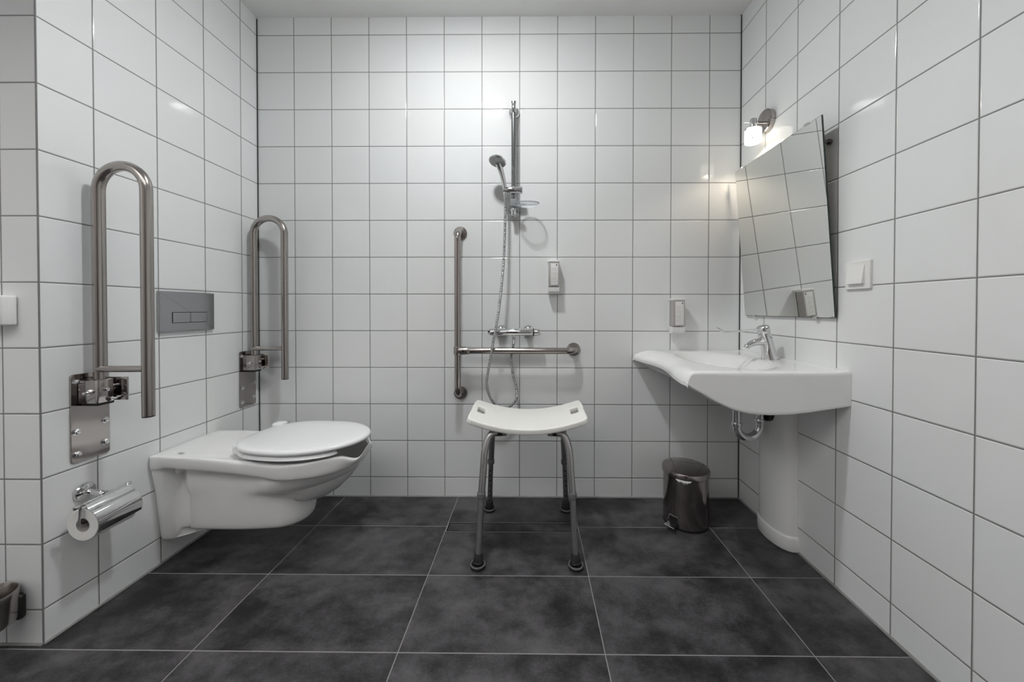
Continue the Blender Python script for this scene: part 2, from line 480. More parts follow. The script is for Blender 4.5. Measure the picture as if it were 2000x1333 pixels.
# ================================================================ toilet
TCY = -0.405
def toilet():
    t = thing('toilet', 'white wall-hung toilet with closed lid under the flush plate', 'toilet', (XL, TCY, 0.1))
    FR = [0.0, 0.008, 0.088, 0.105, 0.118, 0.135, 0.225, 0.24, 0.26, 0.40, 0.60, 0.75, 0.88]    # along the straight run
    TH = [0, 14, 28, 40, 50, 58, 66, 74, 82]                                    # degrees round the bowl front
    def ring(zf, wall, rec, mid, bowl, uc, L):
        near = []
        for f in FR:
            u = uc * f
            um = max(0.15, uc - 0.10)
            wd = lin_tab([(0, wall), (0.043, wall * 0.98), (0.0535, rec), (0.100, rec), (0.113, mid), (um, mid)], u) if u < um else \
                lerp_tab([(um, mid), (uc, bowl)], u)
            near.append((u, wd))
        for th in TH:
            a = math.radians(th); near.append((uc + (L - uc) * math.sin(a), bowl * math.cos(a) ** 0.92))
        pts = [(u, -w_) for u, w_ in near] + [(L, 0.0)] + [(u, w_) for u, w_ in near[::-1]]
        return [V(XL + 0.0008 + u, TCY + w_, zf(u, abs(w_)) if callable(zf) else zf) for u, w_ in pts]
    # deck height along the length; the rim dips either side of the front lip
    def top(u, wd):
        z = curve_tab([(0, 0.447), (0.20, 0.441), (0.40, 0.421), (0.52, 0.423), (0.66, 0.433), (0.72, 0.438)], u)
        if u > 0.715: z = curve_tab([(0.715, 0.437), (0.737, 0.422), (0.755, 0.404), (0.768, 0.412), (0.778, 0.452)], u)
        return z
    def under(u, wd):
        return curve_tab([(0, 0.392), (0.12, 0.392), (0.25, 0.384), (0.42, 0.366), (0.55, 0.368), (0.70, 0.373), (0.778, 0.390)], u)
    R = []
    R.append(ring(lambda u, w_: 0.094 if u < 0.05 else 0.130, .083, .068, .072, .064, .42, .500))
    R.append(ring(lambda u, w_: 0.0945 if u < 0.05 else 0.1312, .105, .082, .098, .088, .42, .520))
    R.append(ring(lambda u, w_: 0.106 if u < 0.05 else 0.142, .111, .086, .107, .098, .42, .534))
    R.append(ring(0.18, .117, .080, .110, .102, .42, .540))
    R.append(ring(0.248, .124, .074, .114, .106, .42, .543))
    R.append(ring(0.278, .127, .070, .116, .110, .43, .548))
    R.append(ring(0.288, .129, .069, .116, .124, .45, .580))
    R.append(ring(0.300, .131, .068, .117, .139, .46, .640))
    R.append(ring(0.320, .134, .067, .118, .152, .47, .695))
    R.append(ring(0.346, .139, .067, .119, .162, .48, .737))
    R.append(ring(lambda u, w_: under(u, w_) - 0.010, .145, .068, .119, .168, .50, .752))
    R.append(ring(lambda u, w_: under(u, w_) - 0.003, .146, .072, .122, .172, .50, .758))
    R.append(ring(lambda u, w_: under(u, w_) + 0.000, .149, .136, .146, .178, .51, .764))
    R.append(ring(lambda u, w_: under(u, w_) + 0.008, .151, .151, .153, .181, .51, .769))
    R.append(ring(lambda u, w_: top(u, w_) - 0.012, .152, .152, .154, .184, .51, .777))
    R.append(ring(lambda u, w_: top(u, w_) - 0.003, .151, .151, .153, .183, .51, .7775))
    R.append(ring(lambda u, w_: top(u, w_), .146, .146, .148, .178, .51, .774))
    def inner(z, uc0, a, b, zdip=False):
        pts = []
        n = len(FR) + len(TH)
        N2 = 2 * n + 1
        for i in range(N2):
            ph = PI - PI * i / (N2 - 1) if False else None
        out = []
        for i in range(N2):
            f = i / (N2 - 1)
            ang = PI + 0.04 + (2 * PI - 0.08) * f            # from the wall side, near flank, tip, far flank
            u = uc0 + a * math.cos(ang); w_ = b * math.sin(ang)
            out.append(V(XL + 0.0008 + u, TCY + w_, (top(u, abs(w_)) - 0.001) if z is None else z))
        return out
    R.append(inner(None, .545, .222, .148))
    R.append(inner(0.38, .545, .210, .140))
    R.append(inner(0.30, .54, .165, .115))
    R.append(inner(0.21, .52, .08, .07))
    g = G().loft(R)
    build('bowl', g, M_ceramic, t, ang=70, sub=1)
    # bolt cap seen in the recess behind the deck
    build('fixing_cap', G().cyl((XL + 0.078, TCY - 0.060, 0.374), (XL + 0.078, TCY - 0.112, 0.371), 0.012, seg=20, bev=0.004), M_white_pl, t)
    build('deck_mark', G().box(XL + 0.085, XL + 0.105, TCY - 0.118, TCY - 0.108, 0.4445, 0.4452), M_print, t)
    # seat and lid sit slightly askew on the bowl
    sk = math.radians(-7.0); ck, sn = math.cos(sk), math.sin(sk)
    def seat_pt(u, v, z): return V(XL + 0.524 + u * ck - v * sn, TCY + 0.004 + u * sn + v * ck, z)
    def lid_out(ax, bx, N=96):
        pts = []
        for i in range(N):
            a = 2 * PI * i / N
            c, s_ = math.cos(a), math.sin(a)
            ex = 2.0 if c > 0 else 3.0
            u = abs(c) ** (2 / ex) * (1 if c > 0 else -1); v = abs(s_) ** (2 / (2.0 if c > 0 else 2.4)) * (1 if s_ > 0 else -1)
            pts.append((ax * u, bx * v, a))
        return pts
    # seat ring, open at the front
    rings = []
    O = [p for p in lid_out(0.247, 0.187, 120) if math.radians(33) < p[2] < math.radians(327)]
    for i, (u, v, a) in enumerate(O):
        k = 1.0 if 3 <= i <= len(O) - 4 else (0.72, 0.9, 0.97)[min(i, len(O) - 1 - i)]
        zb = 0.4385 + 0.004 * u / 0.24; w_ = 0.060
        L = math.hypot(u, v); du, dv = u / L, v / L
        sec = [(1 - k, 0.25), (0.004, 0.7), (0.014, 1.0), (w_ - 0.014, 1.0), (w_ - 0.004, 0.6), (w_, 0.25), (w_ - 0.004, 0.0), (0.006, 0.0)]
        sec[0] = (0.0, 0.3)
        rings.append([seat_pt(u - du * (w_ / 2 + (d - w_ / 2) * k), v - dv * (w_ / 2 + (d - w_ / 2) * k), zb + 0.0165 * (0.5 + (h - 0.5) * k)) for d, h in sec])
    build('seat_ring', G().loft(rings), M_seat_pl, t, ang=60)
    # lid: rear edge squared, front edge round, slightly domed
    rings = []
    for k, z in ((0.955, 0.4590), (0.985, 0.4595), (1.0, 0.4640), (1.0, 0.4680), (0.99, 0.4730), (0.97, 0.4765), (0.90, 0.479), (0.70, 0.4808), (0.4, 0.4815)):
        rings.append([seat_pt(u * k, v * k, z + 0.006 * ((u * k) / 0.24) * (1 if u > 0 else 0.2)) for u, v, a in lid_out(0.254, 0.187)])
    build('lid', G().loft(rings), M_seat_pl, t, ang=50)
    # hinges under the rear edge
    for s_ in (-1, 1):
        c = seat_pt(-0.244 if s_ > 0 else -0.205, s_ * 0.112, 0)
        h = build('hinge', G().box(c.x - 0.022, c.x + 0.026, c.y - 0.024, c.y + 0.024, 0.434, 0.472 if s_ < 0 else 0.484, 0.010, 3), M_seat_pl, t)
        if s_ > 0: build('hinge_pin', G().cyl((c.x + 0.020, c.y + s_ * 0.020, 0.4735), (c.x + 0.020, c.y + s_ * 0.036, 0.4735), 0.0075, seg=16, bev=0.002), M_chrome, h, label='dark chrome hinge pin')
toilet()

# ================================================================ flush plate
def flush_plate():
    y0, y1, z0, z1 = -0.516, -0.278, 0.9135, 1.0775
    t = thing('flush_plate', 'polished metal dual flush plate on the left wall between the folding grab bars', 'flush plate', (XL, -0.397, 0.9955))
    fn = lambda u, v, h: V(XL + h, u, v)
    build('plate', G().prism(rrect(y0, y1, z0, z1, 0.003), fn, 0.0005, 0.013, 0.0035), M_flush, t, ang=15)
    build('button_gap', G().prism(rrect(-0.4685, -0.3155, 0.9490, 0.9935, 0.001), fn, 0.0128, 0.0134), M_hole, t, label='dark gap around the flush buttons')
    build('flush_button', G().prism(rrect(-0.4665, -0.3935, 0.9510, 0.9915, 0.001), fn, 0.0129, 0.0148, 0.0006), M_flush, t, ang=15)
    build('flush_button', G().prism(rrect(-0.3918, -0.3175, 0.9510, 0.9915, 0.001), fn, 0.0129, 0.0148, 0.0006), M_flush, t, ang=15)
flush_plate()

# ================================================================ folding grab bars
def grab_bar():
    cy = -0.7270
    t = thing('folding_grab_bar', 'upright folded stainless grab bar nearest the camera, above the toilet roll', 'grab bar', (XL, cy, 0.655), 'folding grab bars beside the toilet')
    fn = lambda u, v, h: V(XL + h, u, v)
    pl = build('wall_plate', G().prism(rrect(cy - 0.0515, cy + 0.0515, 0.514, 0.797, 0.009), fn, 0.0004, 0.005, 0.001), M_plate, t, ang=15)
    for yy, zz in ((-0.037, 0.772), (0.037, 0.776), (-0.039, 0.612), (0.039, 0.627), (-0.037, 0.540), (0.037, 0.553)):
        g = G().cyl((XL + 0.0045, cy + yy, zz), (XL + 0.013, cy + yy, zz), 0.0078, seg=6, bev=0.0015).cyl((XL + 0.0045, cy + yy, zz), (XL + 0.006, cy + yy, zz), 0.0105, seg=20)
        build('screw', g, M_chrome, pl)
    xn, xf, r = XL + 0.038, XL + 0.197, 0.0162
    rc = (xf - xn) / 2; zc = 1.492 - r - rc
    # near leg, arch, far leg as one bent tube
    path = [V(xn, cy, 0.775), V(xn, cy, 1.0), V(xn, cy, 1.3)] + arc(((xn + xf) / 2, zc), rc, PI, 0, 28, lambda a, b: V(a, cy, b)) + [V(xf, cy, 1.2), V(xf, cy, 0.9), V(xf, cy, 0.654)]
    build('bent_tube', G().tube(path, r, 28, up=(0, 1, 0)), M_steel, t, ang=50)
    build('end_cap', G().cyl((xf, cy, 0.654), (xf, cy, 0.6505), r * 0.98, seg=28), M_black, t)
    build('cross_bar', G().cyl((xn - 0.004, cy - 0.006, 0.809), (xf, cy, 0.809), 0.0105, seg=24), M_steel, t)
    h = build('hinge_block', G().box(XL + 0.006, XL + 0.070, cy - 0.034, cy + 0.010, 0.702, 0.776, 0.0018), M_plate, t)
    build('hinge_shadow', G().box(XL + 0.005, XL + 0.060, cy - 0.026, cy + 0.020, 0.692, 0.703, 0.002), M_black, t)  # black box standing in for the shadow under the hinge block
    build('hinge_cheek', G().box(XL + 0.005, XL + 0.100, cy + 0.0235, cy + 0.0285, 0.700, 0.778, 0.0015), M_plate, t)
    build('pivot_bolt', G().cyl((XL + 0.046, cy - 0.052, 0.738), (XL + 0.046, cy + 0.036, 0.738), 0.0045, seg=14, bev=0.001).cyl((XL + 0.046, cy - 0.040, 0.738), (XL + 0.046, cy - 0.034, 0.738), 0.0085, seg=6), M_chrome, h)
    build('stop_bolt', G().cyl((XL + 0.070, cy - 0.012, 0.744), (XL + 0.079, cy - 0.012, 0.744), 0.0055, seg=14, bev=0.001), M_chrome, h)
    build('lock_pin', G().cyl((XL + 0.062, cy + 0.010, 0.752), (XL + 0.062, cy + 0.024, 0.752), 0.005, seg=14, bev=0.001), M_chrome, h)
    build('spring_bolt', G().cyl((XL + 0.072, cy - 0.006, 0.710), (XL + 0.074, cy + 0.044, 0.713), 0.0040, seg=14, bev=0.001).cyl((XL + 0.072, cy - 0.006, 0.710), (XL + 0.0723, cy + 0.003, 0.7105), 0.0075, seg=16, bev=0.001), M_chrome, h)
    return t
gb = grab_bar()
gb2 = copy_tree(gb)
gb2.location = (XL, -0.0800, 0.650)
gb2['label'] = 'upright folded stainless grab bar farther away, beside the back corner behind the toilet'

# ================================================================ toilet roll holder
def roll_holder():
    t = thing('toilet_roll_holder', 'chrome toilet roll holder with curved cover on the left wall', 'toilet roll holder', (XL, -0.745, 0.41))
    build('rose', G().lathe([(0.029, 0.0003), (0.029, 0.005), (0.026, 0.010), (0.017, 0.012), (0.012, 0.014), (0.0, 0.014)], (XL, -0.745, 0.410), (1, 0, 0)), M_chrome, t)
    build('post', G().cyl((XL + 0.010, -0.745, 0.410), (XL + 0.073, -0.745, 0.404), 0.0095, seg=24, bev=0.002), M_chrome, t)
    X = XL + 0.070
    build('hinge_rod', G().cyl((X, -0.823, 0.3975), (X, -0.672, 0.4035), 0.005, seg=16, bev=0.0015).cyl((X, -0.823, 0.3975), (X, -0.812, 0.398), 0.007, seg=16, bev=0.002).cyl((X, -0.684, 0.4035), (X, -0.672, 0.4035), 0.007, seg=16, bev=0.002), M_chrome, t)
    # wire that drops from the rod and carries the roll
    build('roll_arm', G().tube(spline([(X, -0.8085, 0.397), (X + 0.001, -0.8095, 0.372), (X - 0.001, -0.8095, 0.346), (X - 0.002, -0.800, 0.3385), (X - 0.002, -0.76, 0.3385), (X - 0.002, -0.70, 0.3385)], 8), 0.0034, 12), M_chrome, t)
    # cover: bent sheet hugging the front of the roll
    cx, cz, rr = X - 0.002, 0.3345, 0.0535
    prof = [(X + 0.002, 0.4005), (X + 0.010, 0.3985)] + [(cx + rr * math.cos(a), cz + rr * math.sin(a)) for a in [math.radians(66 - 92 * i / 16) for i in range(17)]]
    rings = []
    for y, sh in ((-0.803, 0), (-0.680, 0)):
        rings.append([V(x, y, z + 0.004 * (y + 0.803) / 0.12) for x, z in prof] + [V(x - 0.0012, y, z - 0.001 + 0.004 * (y + 0.803) / 0.12) for x, z in prof[::-1]])
    build('cover', G().loft(rings), M_chrome, t, ang=40)
    t2 = thing('toilet_roll', 'white toilet paper roll hanging under the chrome cover', 'toilet roll', (cx, -0.745, cz))
    n = 64
    def rg(r, y): return [V(cx + r * math.cos(2 * PI * i / n), y, cz + 0.0 + r * math.sin(2 * PI * i / n)) for i in range(n)]
    g = G().loft([rg(0.0215, -0.690), rg(0.0215, -0.801), rg(0.048, -0.802), rg(0.0495, -0.8005), rg(0.0495, -0.692), rg(0.048, -0.690), rg(0.0215, -0.690)], False, False)
    build('paper', g, M_paper, t2)
    build('core', G().loft([rg(0.0213, -0.689), rg(0.0213, -0.8012), rg(0.0202, -0.8012), rg(0.0202, -0.689), rg(0.0213, -0.689)], False, False), M_card, t2, label='grey cardboard core')
roll_holder()

# ================================================================ objects on the return wall at the far left
t = thing('wall_dispenser', 'white plastic box on the tiled return wall, cut by the left photo edge', 'dispenser', (-1.52, YE, 1.0))
build('housing', G().box(-1.610, -1.4585, YE - 0.032, YE - 0.0006, 0.958, 1.046, 0.006, 3), M_white_pl, t)
build('front_cover', G().prism(rrect(-1.608, -1.484, 0.9605, 1.0435, 0.004), lambda u, v, h: V(u, YE - h, v), 0.0315, 0.040, 0.006), M_white_pl, t, ang=20)
t = thing('brush_holder', 'round steel cup on a black wall mount, low at the left photo edge', 'toilet brush holder', (-1.455, YE, 0.10))
cc = (-1.4800, -0.9105, -0.030)
build('cup', G().lathe([(0.0, 0.128), (0.048, 0.128), (0.058, 0.132), (0.061, 0.140), (0.0625, 0.205), (0.0630, 0.222), (0.0615, 0.2245), (0.0595, 0.222), (0.057, 0.15), (0.0, 0.148)], cc), M_steel, t)
build('wall_mount', G().box(-1.4640, -1.4420, YE - 0.020, YE - 0.0005, 0.086, 0.160, 0.009, 3), M_black, t)

# ================================================================ shower set
def shower():
    RX, RY = -0.0285, -0.052
    t = thing('shower_rail', 'vertical chrome shower rail fixed to the back wall', 'shower rail', (RX, 0, 1.5))
    build('rail', G().tube([V(RX, RY, 1.494), V(RX, RY, 2.076)], 0.0115, 28, flat=(1.05, 0.72), up=(1, 0, 0)), M_alu_rail, t)
    for z in (2.041, 1.513):
        w_ = build('wall_bracket', G().lathe([(0.028, 0.0004), (0.028, 0.012), (0.025, 0.017), (0.012, 0.019), (0.0105, 0.045)], (RX, 0, z), (0, -1, 0)), M_chrome, t)
        build('rail_cap', G().cyl((RX, RY, z - 0.024), (RX, RY, z + 0.024), 0.0125, seg=24, bev=0.004), M_chrome, w_)
    s_ = build('slider', G().cyl((-0.0805, RY - 0.012, 1.6165), (0.018, RY - 0.012, 1.6165), 0.0185, seg=32, bev=0.003), M_chrome, t)
    # soap dish clipped on the rail
    t = thing('soap_dish', 'clear plastic soap dish clipped low on the shower rail', 'soap dish', (0.04, -0.07, 1.54))
    build('clip', G().box(RX - 0.017, RX + 0.017, RY - 0.018, RY + 0.016, 1.531, 1.572, 0.005, 3), M_clear_rim, t)
    c = V(0.043, -0.088, 1.5425)
    N = 48
    def er(a, b, z): return [V(c.x + a * math.cos(2 * PI * i / N), c.y + b * math.sin(2 * PI * i / N), c.z + z + 0.004 * math.sin(2 * PI * i / N)) for i in range(N)]
    build('bowl', G().loft([er(0.058, 0.046, 0.0), er(0.054, 0.043, -0.008), er(0.042, 0.033, -0.018), er(0.025, 0.02, -0.022)], False, True), M_clear, t)
    build('rim', G().tube(er(0.0585, 0.0465, 0.001), 0.0032, 10, closed=True), M_clear_rim, t)
    build('bracket', G().box(RX + 0.01, 0.012, -0.078, -0.058, 1.528, 1.540, 0.003), M_clear_rim, t)
    # hand shower
    t = thing('hand_shower', 'chrome hand shower with round grey spray face held in the slider', 'shower head', (-0.078, -0.075, 1.62))
    hc = V(-0.106, -0.112, 1.7455); nrm = V(-0.20, -0.27, -0.94).normalized()
    hp = spline([(-0.0700, -0.068, 1.592), (-0.0725, -0.070, 1.620), (-0.0800, -0.076, 1.665), (-0.0905, -0.086, 1.705), (-0.1010, -0.100, 1.738)], 8)
    nr = len(hp)
    build('handle', G().tube(hp, 0.012, 24, radii=[0.0095 + 0.007 * (i / (nr - 1)) ** 1.3 for i in range(nr)]), M_chrome, t)
    build('head_shell', G().lathe([(0.0, -0.020), (0.022, -0.019), (0.036, -0.012), (0.0435, -0.002), (0.0445, 0.004), (0.042, 0.007)], hc, nrm), M_chrome, t)
    f = build('spray_face', G().lathe([(0.0415, 0.0068), (0.040, 0.0082), (0.0, 0.0088)], hc, nrm), noisy('spray_face_grey', (0.42, 0.425, 0.43), 0.35, 40, 0.1), t, label='grey spray face')
    u = nrm.cross(V(0, 0, 1)).normalized(); v = nrm.cross(u)
    g = G()
    for rr, k in ((0.012, 6), (0.023, 12), (0.034, 18)):
        for i in range(k):
            a = 2 * PI * i / k; p = hc + nrm * 0.0082 + u * (rr * math.cos(a)) + v * (rr * math.sin(a)); g.cyl(p, p + nrm * 0.0026, 0.0016, 0.001, seg=8)
    build('nozzles', g, M_white_pl, f)
    # hose: in front of the mixer and the grab rail, loops and returns behind the rail
    pts = [(-0.0695, -0.068, 1.594), (-0.0690, -0.072, 1.55), (-0.0704, -0.078, 1.44), (-0.0750, -0.086, 1.2814), (-0.0870, -0.094, 1.1234), (-0.1060, -0.100, 0.9651),
           (-0.1300, -0.103, 0.8329), (-0.1530, -0.100, 0.7005), (-0.1615, -0.096, 0.6209), (-0.1370, -0.085, 0.5414), (-0.0900, -0.070, 0.5018), (-0.0440, -0.056, 0.5050),
           (-0.0130, -0.043, 0.5418), (-0.0150, -0.036, 0.5948), (-0.0340, -0.035, 0.6743), (-0.0415, -0.038, 0.7537), (-0.0300, -0.050, 0.8200), (-0.0270, -0.060, 0.8560)]
    P = resample(spline(pts, 10), 0.0018)
    t = thing('shower_hose', 'flexible metal shower hose looping in front of the back wall', 'hose', (-0.07, -0.07, 1.6))
    build('hose', G().tube(P, 0.0068, 12, radii=[0.0064 + 0.0014 * math.sin(i * 1.8e-3 / 0.0086 * 2 * PI) for i in range(len(P))]), M_hose, t, ang=80)
    for a, b in ((0, 14), (len(P) - 16, len(P) - 1)):
        build('hose_nut', G().tube([P[a], P[(a + b) // 2], P[b]], 0.0088, 20), M_chrome, t)
    # thermostatic mixer
    my, mz = -0.062, 0.8880
    t = thing('shower_mixer', 'chrome thermostatic shower mixer bar above the horizontal grab rail', 'shower mixer', (-0.03, 0, mz))
    build('body', G().cyl((-0.112, my, mz), (0.073, my, mz), 0.0185, seg=40, bev=0.002), M_chrome, t)
    build('temperature_ring', G().cyl((0.073, my, mz), (0.0785, my, mz), 0.0190, seg=40), M_black, t, label='black temperature ring')
    kb = build('temperature_knob', G().lathe([(0.0185, 0), (0.0185, 0.016), (0.0165, 0.0175), (0.0165, 0.024), (0.014, 0.031), (0.0, 0.033)], (0.0785, my, mz), (1, 0, 0), seg=12), M_chrome, t)
    build('knob_wing', G().box(0.0875, 0.106, my - 0.023, my + 0.023, mz - 0.004, mz + 0.004, 0.002), M_chrome, kb)
    kb = build('flow_knob', G().lathe([(0.0185, 0), (0.0190, 0.022), (0.016, 0.036), (0.010, 0.045), (0.0, 0.046)], (-0.114, my, mz), (-1, 0, 0), seg=12), M_chrome, t)
    build('knob_mark', G().cyl((-0.155, my - 0.012, mz + 0.003), (-0.150, my - 0.0175, mz + 0.003), 0.0055, seg=16), M_black, kb)
    for x in (-0.0985, 0.048):
        build('wall_union', G().lathe([(0.031, 0.0004), (0.0305, 0.006), (0.024, 0.014), (0.0145, 0.020), (0.0135, 0.055)], (x, 0, mz + 0.004), (0, -1, 0)), M_chrome, t)
    build('hose_outlet', G().cyl((-0.027, my, mz - 0.012), (-0.027, my, mz - 0.032), 0.0098, seg=24, bev=0.001), M_chrome, t)
    g = G()
    for i in range(7): g.box(-0.004 + i * 0.0075, -0.001 + i * 0.0075, my - 0.0150, my - 0.0115, mz + 0.0120, mz + 0.0137)
    build('scale_marks', g, M_print, t)
M_alu_rail = noisy('rail_metal', (0.36, 0.37, 0.375), 0.16, 60, 0.06, metal=1.0)
M_hose = noisy('hose_metal', (0.40, 0.405, 0.41), 0.22, 90, 0.05, metal=1.0)
shower()

def grab_rail():
    vx, y, hz = -0.3135, -0.075, 0.7935
    r = 0.0165
    t = thing('grab_rail', 'L-shaped steel grab rail with vertical and horizontal tube on the back wall', 'grab rail', (vx, 0, 0.5585))
    rb = 0.045
    top, bot = 1.4095, 0.5610
    p = [V(vx, -0.004, top), V(vx, y + rb, top)] + arc((y + rb, top - rb), rb, PI / 2, PI, 10, lambda a, b: V(vx, a, b))[1:]
    p += [V(vx, y, 1.2), V(vx, y, 1.0), V(vx, y, 0.7)] + arc((y + rb, bot + rb), rb, PI, 1.5 * PI, 10, lambda a, b: V(vx, a, b)) + [V(vx, -0.004, bot)]
    build('vertical_tube', G().tube(p, r, 28, up=(1, 0, 0)), M_steel, t, ang=60)
    ex = 0.2880
    p = [V(vx + 0.01, y, hz), V(-0.1, y, hz), V(0.1, y, hz), V(ex - rb, y, hz)] + arc((ex - rb, y + rb), rb, -PI / 2, 0, 10, lambda a, b: V(a, b, hz))[1:] + [V(ex, -0.004, hz)]
    build('horizontal_tube', G().tube(p, r, 28), M_steel, t, ang=60)
    for x, z in ((vx, top), (vx, bot), (ex, hz)):
        build('wall_flange', G().lathe([(0.0355, 0.0004), (0.0355, 0.005), (0.033, 0.008), (0.0175, 0.0095), (0.0170, 0.013)], (x, 0, z), (0, -1, 0)), M_steel, t)
    j = build('tee_joint', G().cyl((vx, y, hz - 0.021), (vx, y, hz + 0.021), 0.0205, seg=32, bev=0.002).tube([V(vx, y, hz), V(vx + 0.035, y, hz), V(vx + 0.058, y, hz), V(vx + 0.062, y, hz)], 0.019, 28, radii=[0.0205, 0.0205, 0.0185, 0.0168]), M_steel, t)
    build('grub_screw', G().cyl((vx + 0.030, y - 0.0195, hz), (vx + 0.030, y - 0.0212, hz), 0.0055, seg=16), M_hole, j)
grab_rail()

# ================================================================ soap dispensers
def dispenser(x0, x1, z0, z1, dep, label):
    xm = (x0 + x1) / 2; w_ = x1 - x0; hh = z1 - z0
    t = thing('soap_dispenser', label, 'soap dispenser', (xm, 0, z0), 'soap dispensers on the back wall')
    zc = z0 + hh * 0.215                       # where the bottle window starts
    # white wall holder: back plate, top lid, bottom nozzle block
    g = G().box(x0 + 0.002, x1 - 0.002, -0.024, -0.0006, z0 + 0.004, z1, 0.004, 3)
    build('holder', g, M_white_pl, t)
    build('lid', G().box(x0 - 0.001, x1 + 0.001, -dep, -0.002, z1 - 0.010, z1 + 0.002, 0.004, 3), M_white_pl, t)
    # bottle: sides curve back towards the wall at the bottom
    prof = [(-0.016, z1 - 0.010), (-dep + 0.004, z1 - 0.010), (-dep + 0.001, z1 - 0.014), (-dep + 0.001, zc + 0.006), (-dep + 0.003, zc), (-0.016, zc)]
    b = build('bottle', G().prism(prof, lambda u, v, h: V(h, u, v), x0 + 0.002, x1 - 0.002), M_bottle, t, label='greyish bottle body')
    yl = -dep + 0.0002
    build('label_sticker', G().box(x0 + 0.0115, x1 - 0.0075, yl - 0.0006, yl + 0.0009, zc + 0.007, z1 - 0.0150, 0.0003), M_label, b, label='off-white printed label')
    g = G(); zz = z1 - 0.040; i = 0
    while zz > zc + 0.02:
        g.box(x0 + 0.0145, x0 + 0.0145 + (0.024, 0.029, 0.018, 0.027)[i % 4], yl - 0.0009, yl, zz, zz + 0.0012); zz -= (0.006, 0.006, 0.011)[i % 3]; i += 1
    build('print_lines', g, M_print, b)
    mx, mz = x1 - 0.0155, z1 - 0.0245
    build('mark', G().prism([(mx - 0.0030, mz + 0.002), (mx - 0.0008, mz + 0.0062), (mx + 0.0022, mz + 0.0058), (mx + 0.0036, mz + 0.0018), (mx + 0.0022, mz - 0.004), (mx - 0.0004, mz - 0.002)], lambda u, v, h: V(u, yl - h, v), 0.0003, 0.0009), M_ink, b)
    # white push button below the window
    pr = [(-0.012, z0 + 0.0), (-dep * 0.45, z0 + 0.0), (-dep * 0.93, z0 + 0.012), (-dep * 0.97, zc - 0.003), (-0.012, zc - 0.001)]
    build('push_bar', G().prism(pr, lambda u, v, h: V(h, u, v), x0, x1), M_white_pl, t)
    return t
dispenser(0.1515, 0.2080, 1.0870, 1.2575, 0.062, 'soap dispenser beside the shower rail, with a white push bar')
dispenser(0.7890, 0.8510, 0.8800, 1.0610, 0.068, 'soap dispenser on the back wall over the washbasin')

# ================================================================ floor drain
t = thing('floor_drain', 'narrow tiled channel drain in the floor under the shower stool', 'drain', (-0.02, -0.264, 0))
xa, xb, ya, yb = -0.3235, 0.2790, -0.2985, -0.2295
g = G()
for q in ((xa, xb, yb - 0.0022, yb), (xa, xb, ya, ya + 0.0022), (xa, xa + 0.0022, ya, yb), (xb - 0.0022, xb, ya, yb)): g.box(*q, 0.0002, 0.0016)
build('frame', g, noisy('drain_frame_steel', (0.55, 0.54, 0.53), 0.3, 40, 0.1, metal=1.0), t)
build('gap', G().box(xa + 0.0022, xb - 0.0022, ya + 0.0022, yb - 0.0022, 0.0002, 0.0007), M_hole, t, label='black slot')
md = mat('slate_insert', rough=0.45, spec=0.35); kk = NT(md); pp = kk.n('ShaderNodeNewGeometry').outputs['Position']; cc_, ff_ = slate_colour(kk, pp); kk.l(cc_, kk.b.inputs['Base Color'])
build('tile_insert', G().box(xa + 0.009, xb - 0.009, ya + 0.007, yb - 0.009, 0.0006, 0.0018, 0.0003), md, t)

